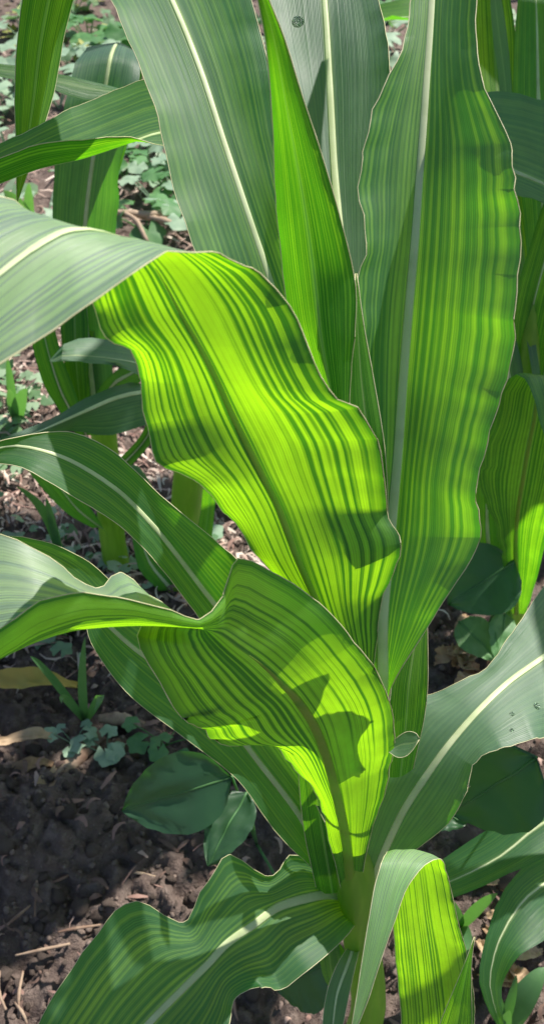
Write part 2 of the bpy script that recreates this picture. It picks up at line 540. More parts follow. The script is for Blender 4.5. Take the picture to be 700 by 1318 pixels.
# small crumbs: far too many to count
base_v = np.array([v.co[:] for v in clods[0].vertices])
ico = bmesh.new(); bmesh.ops.create_icosphere(ico, subdivisions=1, radius=1)
iv = np.array([v.co[:] for v in ico.verts]); ifc = [tuple(v.index for v in f.verts) for f in ico.faces]; ico.free()
cv, cf = [], []
for i in range(5200):
    y = 0.15 + 1.3 * random.random() ** 1.4; x = random.uniform(-0.62, 0.5)
    r = random.uniform(0.0012, 0.0042)
    b = len(cv) * len(iv)
    cv.append(iv * (r * (0.75 + 0.5 * rng.random((len(iv), 1)))) + np.array([x, y, ground_z(x, y) + r * 0.3]))
    cf += [tuple(q + b for q in f) for f in ifc]
crumbs = mesh_obj('soil_crumbs', np.concatenate(cv), cf, M['clod'], soil)
tag(crumbs, kind='stuff')


def tinted_mass(name, polys, mat, label, cat=None):
    """polys: list of (verts, faces, tint)"""
    V, F, T = [], [], []; b = 0
    for v, f, tn in polys:
        V.append(np.asarray(v)); F += [tuple(q + b for q in g_) for g_ in f]; T += [tn] * len(v); b += len(v)
    o = mesh_obj(name, np.concatenate(V), F, mat)
    at = o.data.attributes.new('tint', 'FLOAT', 'POINT')
    at.data.foreach_set('value', T)
    tag(o, label, cat, kind='stuff')
    return o


def strip(p, ang, length, w, curl, z0, tilt):
    n = 4; v = []
    for i in range(n + 1):
        s = i / n - 0.5
        a = ang + curl * s
        x = p[0] + math.cos(a) * length * s; y = p[1] + math.sin(a) * length * s
        z = z0 + tilt * length * s + 0.004 * (1 - (2 * s) ** 2)
        ww = w * (1 - 1.2 * abs(s))
        v.append((x - math.sin(a) * ww, y + math.cos(a) * ww, z)); v.append((x + math.sin(a) * ww, y - math.cos(a) * ww, z + ww * 0.5))
    return v, [(2 * i, 2 * i + 1, 2 * i + 3, 2 * i + 2) for i in range(n)]


bits = []
for i in range(8600):
    if i >= 6200:
        x = random.uniform(-0.55, 0.02); y = random.uniform(0.72, 1.5)
    elif i >= 4200:
        x = random.uniform(-1.6, 1.2); y = random.uniform(1.5, 4.5)
    elif i < 3000:
        x = random.gauss(-0.30, 0.30); y = random.uniform(0.66, 2.3) if i % 3 else random.uniform(0.7, 1.15)
    elif i < 3500:
        x = random.uniform(-0.5, 0.1); y = random.uniform(0.2, 0.7)
    else:
        x = random.uniform(0.1, 0.6); y = random.uniform(0.2, 1.4)
    ln = random.uniform(0.012, 0.05) * ((1 if y < 1.3 else 1.5) if i < 3000 else 0.55)
    v, f = strip((x, y), random.uniform(0, 6.28), ln, random.uniform(0.0007, 0.003), random.gauss(0, 0.8), ground_z(x, y) + random.uniform(0.002, 0.011), random.gauss(0, 0.18))
    bits.append((v, f, random.random() if i < 3000 or i >= 4200 else random.choice((.2, .55, .55, .2, .55, .05))))
tinted_mass('straw_litter', bits, M['litter'], 'reddish brown chopped straw and leaf litter strewn over the soil', 'litter')


def lobed(center, normal_tilt, rot, size, lobes=5, depth=0.22, fold=0.15):
    """a small rounded, lobed leaf as a fan of triangles"""
    n = lobes * 4; v = [(0, 0, 0)]
    for i in range(n + 1):
        a = -2.75 + 5.5 * i / n
        r = size * (1 - depth * (0.5 + 0.5 * math.cos(a * lobes * 1.15))) * (0.75 + 0.25 * math.cos(a * 0.5))
        v.append((r * math.cos(a), r * math.sin(a), fold * r * abs(math.sin(a * 2.0)) - 0.25 * r * r / size))
    mt = Matrix.Translation(center) @ Matrix.Rotation(rot, 4, 'Z') @ Matrix.Rotation(normal_tilt, 4, 'Y')
    return [tuple(mt @ Vector(q)) for q in v], [(0, i, i + 1) for i in range(1, n + 1)]


cov = []
for i in range(1500):
    if i < 850:
        x = random.uniform(-1.5, 1.3); y = random.uniform(1.75, 4.6)
    elif i < 1250:
        x = random.gauss(-0.36, 0.10); y = random.gauss(0.80, 0.06)
        if y < 0.66: continue
    else:
        x = random.gauss(-0.44, 0.06); y = random.gauss(1.12, 0.09)
    s = random.uniform(0.006, 0.016) if i >= 850 else random.uniform(0.012, 0.032)
    v, f = lobed((x, y, ground_z(x, y) + random.uniform(0.006, 0.04)), random.gauss(0, 0.45), random.uniform(0, 6.28), s, random.choice((3, 5)))
    cov.append((v, f, random.random()))
tinted_mass('ground_cover', cov, M['cover'], 'small creeping weeds carpeting the littered ground', 'weeds')
cov = []
for i in range(900):
    x = random.gauss(-0.75, 0.38); y = random.uniform(2.5, 4.6)
    v, f = lobed((x, y, ground_z(x, y) + random.uniform(0.005, 0.05)), random.gauss(0, 0.5), random.uniform(0, 6.28), random.uniform(0.01, 0.022), 3)
    cov.append((v, f, random.random()))
tinted_mass('yellow_ground_cover', cov, M['moss'], 'low yellowish tufted plants on the far ground', 'weeds')

# ------------------------------------------------------------------ main maize plant
base = np.array([0.075, 0.28, 0.0]); base[2] = ground_z(base[0], base[1]) - 0.004
main = empty('maize_plant', base)
tag(main, 'large maize plant with pale striped leaves glowing in the sun, rising from bare soil', 'maize plant')
stem(main, [base, P(474, 1290, .765), P(464, 1200, .69), P(457, 1120, .625), P(455, 1045, .60), P(460, 980, .575)],
     [0.015, 0.0135, 0.013, 0.0125, 0.011, 0.006])

# tall upright leaf, upper side to the viewer
leaf(main, [
    (488, 935, 497, 940, 503, 930, .515), (482, 868, 494, 884, 502, 889, .490, -.004, -.004), (476, 790, 492, 800, 560, 791, .470, -.008, -.012),
    (478, 690, 502, 690, 616, 694, .458, -.010, -.020), (474, 600, 511, 596, 613, 622, .452, -.010, -.026),
    (466, 500, 518, 492, 645, 520, .447, -.010, -.031), (460, 400, 526, 392, 663, 410, .438, -.010, -.036),
    (470, 310, 535, 300, 668, 290, .433, -.009, -.037), (471, 195, 543, 190, 653, 192, .430, -.009, -.034),
    (498, 110, 549, 100, 620, 98, .430, -.009, -.020), (522, 48, 553, 42, 612, 40, .432, -.006, -.016),
    (530, -50, 558, -60, 622, -60, .438, -.005, -.015), (540, -150, 562, -160, 612, -160, .45, -.004, -.010), (562, -250, 566, -255, 570, -252, .47)],
    'blade', (6, 1), ripple=.0012, lam=.04, rib=.0024, label='broad upright leaf with a white midrib')
# upper left leaf, arching over beyond the frame and hanging down again
leaf(main, [
    (420, 800, 440, 800, 455, 800, .490), (318, 560, 410, 590, 470, 560, .470), (262, 362, 350, 368, 402, 350, .452, -.010, -.008),
    (238, 285, 318, 272, 376, 260, .450, -.012, -.008), (212, 190, 288, 182, 356, 170, .452, -.012, -.006), (190, 110, 262, 101, 346, 90, .456, -.012, -.006),
    (155, 28, 235, 30, 332, 32, .464, -.010, -.004), (115, -40, 195, -55, 300, -60, .48, -.008, -.003), (72, -100, 150, -125, 232, -140, .505),
    (46, -122, 108, -155, 172, -168, .535), (36, -70, 82, -88, 126, -95, .560), (30, 0, 64, -4, 97, -2, .572, 0, .008), (22, 62, 52, 60, 82, 58, .578, 0, .008),
    (20, 130, 44, 126, 70, 120, .582, 0, .006), (21, 200, 34, 195, 48, 190, .584), (22, 258, 23, 260, 24, 258, .584)],
    'blade_soft', (4, 1), ripple=.0010, lam=.06, rib=.0011, rib_end=.60, label='long arching leaf with a fine white midrib')
# waxy leaf standing behind
leaf(main, [
    (440, 560, 452, 560, 470, 560, .475), (432, 420, 448, 420, 474, 420, .480), (420, 330, 439, 320, 484, 322, .488, -.004, -.006), (392, 210, 430, 218, 492, 205, .498, -.006, -.010),
    (362, 110, 424, 108, 501, 82, .508, -.006, -.012), (335, 20, 419, 20, 489, 12, .518, -.004, -.010), (325, -60, 412, -60, 470, -60, .53), (380, -200, 395, -210, 415, -200, .55)],
    'blade_slate', (3, 1), ripple=.0008, rib=.0019, label='waxy grey green leaf standing in the middle of the whorl')
# young rolled leaf
leaf(main, [
    (425, 760, 445, 765, 470, 760, .475), (408, 560, 430, 570, 451, 560, .436), (398, 490, 424, 500, 451, 500, .420, .006, .004), (373, 415, 412, 430, 455, 432, .408, .006, .004),
    (362, 350, 403, 350, 457, 366, .398, .006, .004), (356, 270, 392, 270, 437, 278, .385, .005, .001), (352, 190, 378, 190, 411, 190, .372, .004, .0),
    (349, 120, 365, 118, 387, 117, .360, .003, 0), (341, 50, 352, 48, 365, 46, .350), (325, -30, 328, -34, 333, -32, .338)],
    'blade_soft', (4, -1), ripple=.0010, lam=.05, rib=0, label='narrow bright young leaf still half rolled')
leaf(main, [
    (462, 800, 480, 800, 494, 790, .485), (448, 640, 472, 645, 499, 640, .446), (449, 560, 472, 560, 493, 562, .430), (450, 480, 464, 480, 479, 478, .426),
    (453, 420, 460, 420, 468, 418, .424), (457, 352, 458, 350, 459, 352, .423)],
    'blade_soft', (2, -1), ripple=.0006, rib=0, label='slim young leaf tip between two big leaves')
# centre leaf: underside glowing, folding over to the left
leaf(main, [
    (452, 985, 466, 990, 478, 975, .525), (425, 860, 448, 870, 481, 850, .474), (385, 765, 412, 785, 494, 765, .443, 0, .004), (330, 715, 384, 722, 515, 697, .424, 0, -.006),
    (288, 658, 359, 655, 500, 664, .408, .004, .008), (258, 624, 338, 612, 494, 615, .394, -.006, .006), (203, 594, 316, 568, 485, 572, .380, -.010, .004),
    (190, 548, 298, 532, 462, 533, .369, .002, .002), (179, 496, 280, 492, 424, 502, .357, .006, 0), (172, 462, 258, 448, 396, 446, .345, -.004, 0),
    (137, 434, 232, 402, 370, 390, .332, -.008, .004), (123, 402, 214, 368, 322, 341, .320, 0, .006), (118, 385, 200, 345, 282, 322, .311, .004, 0),
    (112, 365, 182, 325, 250, 319.5, .302, .010, -.006), (98, 335, 155, 306, 215, 327, .294, .018, -.012), (75, 300, 118, 296, 165, 358, .286, .024, -.014), (45, 272, 85, 298, 110, 398, .279, .022, -.012),
    (0, 257, 40, 322, 45, 440, .272, .018, -.010), (-60, 262, -10, 360, -30, 490, .266, .012, -.008), (-150, 330, -110, 420, -130, 530, .26), (-280, 498, -279, 500, -278, 502, .258)],
    'blade_bold', (6, -1), ripple=.0014, lam=.05, ribs=[(0, .70, 'midrib_green', .0012), (.70, .97, 'midrib', .0021)], label='wide boldly striped leaf seen against the light, folded over to one side', nu=36, kq=.75)
# lower folded leaf
leaf(main, [
    (442, 1160, 452, 1160, 462, 1160, .635, 0, 0), (424, 1085, 446, 1088, 474, 1085, .585, .004, 0), (398, 1012, 432, 1018, 502, 988, .535, .010, -.004), (345, 965, 418, 968, 507, 942, .502, .012, -.012),
    (276, 957, 402, 930, 499, 895, .475, .014, -.015), (262, 936, 385, 905, 483, 863, .457, .016, -.014), (238, 931, 364, 882, 455, 824, .439, -.012, -.010), (206, 878, 332, 852, 410, 776, .421, -.010, -.002),
    (178, 815, 302, 830, 350, 737, .407, -.004, .006), (190, 796, 286, 818, 306, 719, .398, .020, .008), (222, 785, 272, 812, 293, 768, .391, .030, -.006), (190, 762, 248, 808, 262, 799, .386, .034, -.008),
    (155, 740, 212, 806, 222, 787, .381, .034, -.010), (127, 757, 166, 806, 150, 770, .377, .032, -.014), (88, 732, 97, 812, 97, 767, .373, .030, -.016), (38, 702, 49, 826, 49, 777, .369, .030, -.016),
    (-20, 683, 0, 845, 5, 806, .371, .028, -.014), (-90, 690, -70, 880, -70, 850, .366, .02, -.008), (-190, 880, -185, 890, -180, 880, .36)],
    'blade_bold', (6, -1), ripple=.0010, lam=.045, ribs=[(0, .62, 'midrib_green', .0026)], label='bent over leaf with a torn fold, striped and half shaded', nu=32, kq=.55)
# left leaves
leaf(main, [
    (424, 1070, 436, 1060, 448, 1050, .585), (350, 930, 385, 910, 425, 890, .555), (272, 815, 305, 812, 350, 770, .535), (236, 768, 265, 763, 306, 722, .520, -.004, -.010),
    (196, 718, 233, 721, 270, 690, .512, -.006, -.010), (154, 676, 194, 673, 207, 638, .504, -.008, -.004), (120, 654, 154, 633, 172, 603, .498, -.008, 0),
    (86, 633, 103, 599, 138, 576, .492, -.008, .004), (38, 606, 62, 582, 88, 556, .487, -.008, .006), (0, 597, 20, 574, 36, 560, .484), (-60, 615, -45, 592, -34, 580, .48), (-150, 668, -148, 664, -146, 660, .48)],
    'blade_green', (5, 1), ripple=.0006, rib=.0013, label='smooth dark leaf arching over to the side above the folded leaf')
leaf(main, [
    (408, 1125, 422, 1118, 440, 1108, .628), (350, 1064, 386, 1050, 418, 1020, .605, 0, -.006), (302, 1000, 336, 984, 378, 950, .590, -.004, -.010), (238, 950, 288, 924, 332, 890, .578, -.004, -.012),
    (162, 890, 226, 872, 272, 830, .568, -.004, -.012), (118, 828, 166, 828, 215, 790, .560, -.004, -.010), (104, 790, 122, 787, 152, 755, .553), (70, 778, 82, 748, 115, 723, .546), (20, 762, 30, 722, 60, 697, .538),
    (-40, 762, -30, 718, 0, 689, .53), (-140, 762, -138, 758, -136, 755, .53)],
    'blade_green', (4, 1), ripple=.0008, rib=.0016, label='dark green lower leaf passing under the folded leaf')
leaf(main, [
    (408, 1150, 428, 1150, 446, 1145, .640), (390, 1060, 413, 1060, 434, 1055, .590, 0, .004), (384, 990, 402, 990, 420, 985, .556), (384, 935, 390, 935, 398, 932, .535)],
    'blade', (1, -1), rib=0, label='short inner leaf piece beside the stem')
# right leaf
leaf(main, [
    (453, 1215, 462, 1215, 470, 1210, .690), (454, 1130, 478, 1138, 506, 1118, .635, -.008, -.010), (463, 1065, 503, 1076, 541, 1089, .592, -.006, -.012), (479, 1020, 521, 1040, 576, 1060, .579, .0, -.018),
    (499, 965, 546, 1002, 601, 1018, .568, .008, -.018), (522, 906, 576, 960, 606, 984, .563, .016, -.016), (572, 886, 612, 918, 642, 964, .567, .014, -.022), (626, 857, 651, 880, 682, 953, .580, .012, -.028),
    (662, 810, 694, 849, 714, 946, .598, .016, -.034), (705, 748, 742, 815, 762, 930, .622, .020, -.036), (780, 700, 812, 790, 835, 880, .66), (960, 790, 962, 794, 964, 800, .70)],
    'blade_pale', (4, 1), ripple=.0012, lam=.035, rib=.0021, label='wide waxy leaf reaching out with a pale midrib and dewy bumps')
# small curled leaf base in front of it
leaf(main, [(500, 968, 506, 962, 507, 952, .500), (512, 975, 517, 958, 520, 943, .497), (524, 972, 528, 957, 529, 942, .495), (533, 962, 535, 955, 536, 945, .494), (539, 952, 539.4, 951, 539, 950, .494)],
     'blade_pale', (2, 1), rib=0, nu=12, cup=.004, label='tiny rounded flap of leaf')
# folded low leaf
leaf(main, [
    (488, 1400, 500, 1400, 512, 1395, .80), (516, 1330, 562, 1335, 607, 1322, .660, .004, .004), (510, 1250, 556, 1250, 603, 1242, .610, .006, .006), (505, 1185, 546, 1178, 588, 1182, .555, .008, .004),
    (497, 1120, 536, 1108, 573, 1118, .514, .006, .006), (497, 1096, 530, 1093, 567, 1105, .497, .002, .004), (490, 1112, 515, 1112, 546, 1113, .486, -.002, 0), (482, 1140, 504, 1143, 525, 1140, .481),
    (474, 1185, 492, 1188, 507, 1188, .478), (465, 1240, 478, 1240, 489, 1238, .478), (458, 1285, 465, 1285, 474, 1285, .480), (449, 1340, 450, 1342, 452, 1340, .485)],
    'blade_bold', (2, -1), ripple=.0008, rib=0, label='short low leaf folded sharply over, its underside glowing')
leaf(main, [(560, 1380, 580, 1380, 600, 1375, .66), (566, 1318, 588, 1315, 607, 1312, .605), (585, 1270, 596, 1270, 606, 1265, .590), (598, 1238, 603, 1236, 607, 1232, .582), (609.5, 1206, 610, 1205, 610.5, 1206, .578)],
     'blade_bold', (1, -1), rib=0, nu=12, label='pointed leaf tip beside the folded low leaf')
# bottom left leaf
leaf(main, [
    (448, 1150, 457, 1168, 462, 1185, .672), (424, 1124, 430, 1152, 452, 1196, .650, -.010, -.008), (374, 1102, 390, 1157, 424, 1226, .626, -.006, -.014), (347, 1130, 356, 1168, 392, 1252, .614, -.004, -.014),
    (292, 1099, 327, 1189, 360, 1274, .602, -.012, -.004), (262, 1142, 292, 1214, 338, 1268, .594, -.010, -.014), (236, 1187, 270, 1238, 304, 1284, .588, -.002, -.004), (178, 1160, 238, 1270, 296, 1318, .580, -.012, -.008),
    (120, 1213, 191, 1318, 280, 1375, .572, -.010, -.012), (60, 1300, 140, 1385, 232, 1430, .566, -.008, -.012), (30, 1385, 90, 1450, 165, 1490, .564), (40, 1560, 44, 1564, 50, 1566, .58)],
    'blade_soft', (5, 1), ripple=.0010, lam=.05, rib=.0026, label='broad low leaf with a cream midrib lying out over the bare soil', nu=32)
leaf(main, [(450, 1215, 458, 1212, 465, 1210, .695), (432, 1245, 446, 1245, 458, 1238, .672), (421, 1275, 434, 1278, 450, 1275, .660), (415, 1318, 428, 1322, 441, 1320, .655), (424, 1380, 425, 1382, 428, 1382, .66)],
     'blade_pale', (2, 1), rib=.0009, nu=12, label='small narrow leaf hanging down beside the stem')
leaf(main, [(430, 1240, 440, 1240, 450, 1235, .705), (412, 1215, 424, 1216, 436, 1214, .69), (418, 1262, 428, 1266, 440, 1262, .70), (428, 1278, 430, 1280, 433, 1279, .705)],
     'blade', (1, 1), rib=0, nu=10, margins=False, label='small low sheath leaf')
# leaf behind the tall one
leaf(main, [(498, 1000, 515, 1000, 532, 990, .56), (500, 930, 522, 930, 546, 922, .545), (504, 880, 526, 880, 550, 880, .535), (518, 830, 534, 828, 550, 826, .53), (545, 770, 547, 768, 549, 770, .53)],
     'blade', (1, -1), rib=0, nu=16, label='upright striped leaf in shade behind the tall leaf')
# folded leaf pointing away to the upper left
leaf(main, [
    (432, 800, 442, 805, 452, 810, .500), (372, 470, 384, 490, 398, 500, .525), (318, 230, 332, 285, 346, 300, .550), (262, 118, 274, 188, 284, 214, .560), (195, 104, 209, 171, 215, 189, .564, .012, -.006),
    (138, 122, 166, 184, 161, 179, .562, .016, -.012), (92, 142, 108, 204, 118, 179, .558, .018, -.016), (44, 166, 52, 218, 58, 184, .554, .016, -.016), (0, 187, 0, 237, 0, 204, .550, .014, -.014),
    (-70, 222, -70, 262, -68, 244, .546), (-160, 280, -158, 282, -157, 280, .545)],
    'blade_soft', (4, 1), ripple=.0008, rib=.0010, label='leaf folded along its midrib, pointing out past the drooping tip', kq=.4)


# ------------------------------------------------------------------ maize plant behind, left
def far_leaf(pl, st, mat='blade_far', face=None, rib=.0022, **kw):
    kw.setdefault('margins', False); kw.setdefault('ripple', .001); kw.setdefault('nu', 16); kw.setdefault('step', .012)
    return leaf(pl, st, mat, face, rib=rib, **kw)


b2 = G(152, 735); b2[2] = ground_z(b2[0], b2[1]) - .004
p2 = empty('maize_plant', b2)
tag(p2, 'smaller shaded maize plant on the littered ground behind the folded leaf', 'maize plant')
stem(p2, [b2, P(146, 700, 1.235), P(138, 600, 1.15), P(128, 500, 1.07), P(122, 420, 1.02)], [.017, .016, .015, .014, .010])
far_leaf(p2, [(98, 520, 122, 520, 148, 520, 1.06), (78, 400, 110, 400, 142, 400, 1.0, -.01, -.01), (68, 290, 110, 290, 150, 290, .94, -.01, -.015), (72, 205, 120, 205, 156, 215, .90, -.01, -.015), (86, 130, 134, 122, 174, 130, .87, -.01, -.015),
              (97, 82, 142, 76, 181, 84, .865), (110, 64, 149, 58, 182, 68, .89), (120, 66, 154, 62, 182, 72, .94), (126, 120, 154, 120, 180, 130, 1.02), (150, 220, 152, 222, 154, 220, 1.08)], 'blade_slate', (3, 1), rib=.0020, label='tall blade curving over at the top with a bright sheen')
far_leaf(p2, [(118, 480, 122, 490, 126, 500, 1.06), (112, 300, 120, 305, 128, 310, 1.0), (128, 170, 138, 175, 148, 182, .96), (160, 118, 168, 126, 172, 136, .89), (154, 114, 162, 120, 166, 128, .845), (113, 103, 116, 114, 110, 131, .83), (70, 94, 70, 104, 70, 116, .82), (0, 82, 0, 90, 0, 99, .81), (-60, 88, -60, 90, -60, 92, .81)], 'blade_far', (5, 1), rib=0, label='slender dark leaf')
far_leaf(p2, [(112, 540, 124, 540, 138, 540, 1.07), (140, 485, 150, 492, 162, 500, 1.0), (178, 452, 182, 470, 186, 486, .97, .02, -.01), (150, 441, 150, 462, 150, 470, .945, .02, -.01), (108, 436, 106, 458, 104, 466, .93, .02, -.01), (82, 443, 80, 458, 80, 465, .925), (64, 464, 65, 465, 66, 466, .925)], 'blade_pale', (3, 1), label='small curved pale leaf')
far_leaf(p2, [(125, 620, 138, 620, 150, 620, 1.12), (190, 540, 196, 545, 200, 560, 1.02), (188, 494, 190, 506, 192, 546, .96, .02, .0), (150, 497, 150, 512, 140, 560, .93, .02, .01), (112, 513, 108, 530, 90, 556, .91, .02, .01), (60, 541, 58, 552, 56, 560, .89, .015, 0), (0, 566, 0, 574, 0, 580, .87), (-90, 610, -89, 612, -88, 614, .86)], 'blade_slate', (4, 1), label='dark glossy leaf bending outward')
far_leaf(p2, [(100, 560, 112, 560, 126, 560, 1.06), (60, 500, 80, 505, 104, 520, 1.02), (42, 440, 62, 450, 84, 470, 1.0), (40, 400, 50, 400, 66, 410, .99), (30, 330, 32, 328, 34, 330, .98)], 'blade_far', (2, -1), label='short dark leaf')
far_leaf(p2, [(98, 540, 106, 540, 116, 540, 1.05), (82, 460, 98, 460, 114, 460, 1.01), (78, 400, 96, 400, 112, 400, .99), (90, 330, 92, 328, 94, 330, .97)], 'blade', (1, -1), rib=0, label='bright young leaf')
far_leaf(p2, [(120, 680, 132, 680, 140, 690, 1.19), (86, 660, 100, 655, 118, 655, 1.14), (44, 615, 62, 610, 80, 612, 1.10), (20, 580, 22, 578, 25, 578, 1.08)], 'blade_green', (1, 1), label='low drooping leaf')
far_leaf(p2, [(145, 650, 160, 650, 172, 650, 1.16), (165, 600, 178, 600, 186, 610, 1.10), (185, 640, 196, 640, 206, 650, 1.08), (205, 690, 206, 692, 208, 692, 1.08)], 'blade_green', (1, 1), rib=0, label='low narrow leaf')

# another, mostly hidden by the folded leaves
b4 = G(235, 760); b4[2] = ground_z(b4[0], b4[1]) - .004
p4 = empty('maize_plant', b4)
tag(p4, 'slim maize stalk glimpsed between the big striped leaves, on littered ground', 'maize plant')
stem(p4, [b4, P(238, 680, 1.20), P(244, 600, 1.12), P(250, 480, 1.02)], [.020, .019, .018, .010])
far_leaf(p4, [(205, 760, 222, 760, 238, 758, 1.23), (178, 730, 192, 722, 206, 715, 1.20), (170, 690, 180, 688, 192, 688, 1.18), (160, 640, 161, 638, 163, 638, 1.17)], 'blade_green', (1, 1), label='low leaf at the stalk foot')
far_leaf(p4, [(250, 700, 262, 700, 272, 700, 1.18), (258, 660, 268, 660, 276, 660, 1.14), (262, 620, 270, 620, 278, 622, 1.1), (270, 570, 271, 568, 272, 568, 1.08)], 'blade_far', (1, 1), rib=0, label='narrow dark leaf')

# ------------------------------------------------------------------ maize plant behind, right
b3 = G(662, 800); b3[2] = ground_z(b3[0], b3[1]) - .004
p3 = empty('maize_plant', b3)
tag(p3, 'leafy maize plant behind the tall leaf, crossed by hard shadows', 'maize plant')
stem(p3, [b3, P(662, 740, 1.12), P(668, 620, 1.02), P(676, 500, .95), P(684, 380, .90)], [.016, .015, .015, .013, .008])
far_leaf(p3, [(655, 790, 664, 790, 676, 790, 1.14), (650, 745, 664, 745, 690, 745, 1.07, -.01, -.01), (638, 680, 664, 680, 706, 680, .99, -.015, -.02), (616, 615, 672, 620, 724, 615, .92, -.015, -.02), (630, 550, 686, 545, 738, 545, .87, -.01, -.02),
              (655, 490, 700, 488, 748, 500, .84, 0, -.01), (664, 482, 706, 484, 752, 500, .83), (680, 500, 712, 500, 750, 520, .81), (700, 560, 720, 560, 740, 570, .80), (730, 640, 731, 642, 732, 640, .80)], 'blade', (3, -1), rib=.0022, rib_mat='midrib_green', ripple=.003, label='broad backlit leaf folding over at the top')
far_leaf(p3, [(670, 640, 682, 640, 694, 640, 1.0), (656, 480, 676, 480, 700, 480, .94), (660, 400, 684, 400, 716, 400, .90, -.01, -.01), (680, 320, 705, 320, 735, 320, .87), (712, 230, 730, 230, 748, 240, .86), (760, 150, 761, 148, 762, 150, .86)], 'blade', (1, -1), label='leaf standing upright against the light')
far_leaf(p3, [(660, 560, 672, 560, 690, 560, .96), (610, 400, 630, 400, 655, 400, .90), (575, 230, 590, 255, 615, 280, .85), (598, 130, 604, 200, 612, 245, .815, .02, -.01), (640, 117, 662, 221, 668, 254, .79, .03, -.01), (700, 126, 702, 238, 704, 268, .77, .03, -.01), (770, 160, 764, 275, 760, 325, .755, .03, -.01), (860, 330, 862, 332, 864, 334, .75)], 'blade_pale', (4, 1), rib=.0028, label='wide leaf arching sideways with a sunlit sheen')
far_leaf(p3, [(680, 520, 690, 520, 704, 520, .98), (648, 300, 670, 300, 690, 300, .95), (612, 120, 640, 120, 664, 120, .94), (606, 20, 634, 20, 660, 20, .95), (620, -100, 622, -102, 624, -100, .97)], 'blade', (2, -1), rib=0, label='upright leaf in the dark behind the tall blade')
far_leaf(p3, [(690, 540, 700, 540, 714, 540, .97), (676, 300, 700, 300, 724, 300, .92), (660, 120, 692, 120, 724, 120, .89), (664, 20, 690, 20, 716, 20, .89), (680, -110, 682, -112, 684, -110, .91)], 'blade_green', (2, 1), label='deep green leaf at the back')
far_leaf(p3, [(690, 520, 694, 520, 700, 520, .93), (650, 240, 656, 240, 664, 240, .88), (642, 110, 650, 110, 658, 112, .87), (632, 30, 640, 30, 650, 30, .88), (630, -60, 631, -62, 632, -60, .9)], 'blade_pale', (2, 1), rib=0, nu=10, label='thin sheath leaf edge')
far_leaf(p3, [(655, 700, 662, 700, 670, 700, 1.06), (622, 640, 634, 640, 648, 645, 1.0), (614, 590, 622, 590, 634, 595, .97), (616, 540, 617, 538, 618, 540, .95)], 'blade', (1, -1), rib=0, nu=10, label='short shaded leaf')
far_leaf(p3, [(640, 800, 650, 800, 660, 800, 1.15), (612, 720, 630, 720, 652, 725, 1.08), (606, 640, 626, 640, 650, 645, 1.02), (612, 570, 628, 570, 640, 575, .98), (622, 510, 623, 508, 624, 510, .95)], 'blade_green', (1, 1), label='dark leaf in the gap')
far_leaf(p3, [(660, 470, 668, 470, 676, 470, .98), (655, 420, 664, 415, 672, 415, .99), (658, 375, 668, 370, 680, 372, 1.0, 0, .02), (664, 345, 670, 340, 678, 350, 1.02), (668, 330, 669, 329, 670, 330, 1.03)], 'blade_pale', (2, 1), rib=0, nu=10, label='small pale leaf end')

# ------------------------------------------------------------------ taller maize, mostly unseen, added to shade soil and leaves
def arch_leaf(pl, z0, az, length, droop, w, mat='blade_green', label=None):
    b = origin(pl); d = np.array([math.cos(az), math.sin(az), 0]); sd_ = np.array([-d[1], d[0], 0])
    n = 7; el = R(70); p = b + np.array([0, 0, z0]); L, C, Rr = [], [], []
    for i in range(n):
        f = i / (n - 1)
        ww = w * (math.sin(math.pi * (0.14 + 0.86 * f ** 0.8)) ** 0.7 if i < n - 1 else 0.03)
        L.append(p - sd_ * ww + np.array([0, 0, .25 * ww])); C.append(p.copy()); Rr.append(p + sd_ * ww + np.array([0, 0, .25 * ww]))
        e = el - droop * f
        p = p + (d * math.cos(e) + np.array([0, 0, math.sin(e)])) * (length / (n - 1))
    return leaf(pl, (L, C, Rr), mat, rib=.003, margins=False, ripple=.004, lam=.09, nu=12, step=.02, label=label)


for (x, y, hgt, spec_, lb) in [
        (0.54, 1.02, 1.15, [(.80, 2.75, .62), (.92, 3.35, .66), (1.02, 2.5, .60), (1.08, 3.0, .62), (.88, 3.75, .60), (1.0, 3.55, .62), (.75, 4.57, .72), (.60, 2.75, .52), (.68, 4.0, .42), (.86, -.3, .7), (.98, .6, .65)], 'tall green maize plant added off to the side, its leaves shading the smaller ones'),
        (0.46, 1.42, 1.25, [(.25, 3.3, .6), (.45, 2.4, .65), (.60, 3.9, .6), (.82, 3.4, .65), (.95, 4.2, .65), (1.05, 3.7, .62), (1.15, 2.6, .6), (.9, .5, .6), (1.2, 4.7, .5)], 'tall maize plant added behind the leafy maize plant, its upper leaves shading the soil')]:
    bb = np.array([x, y, ground_z(x, y) - .004])
    pt = empty('maize_plant', bb); tag(pt, lb, 'maize plant', 'maize added for shade')
    stem(pt, [bb, bb + np.array([.01, 0, .4]), bb + np.array([0, .01, .8]), bb + np.array([-.01, 0, hgt])], [.018, .017, .014, .006])
    for z0, az, ln in spec_:
        arch_leaf(pt, z0, az, ln, R(random.uniform(95, 125)), random.uniform(.038, .047))

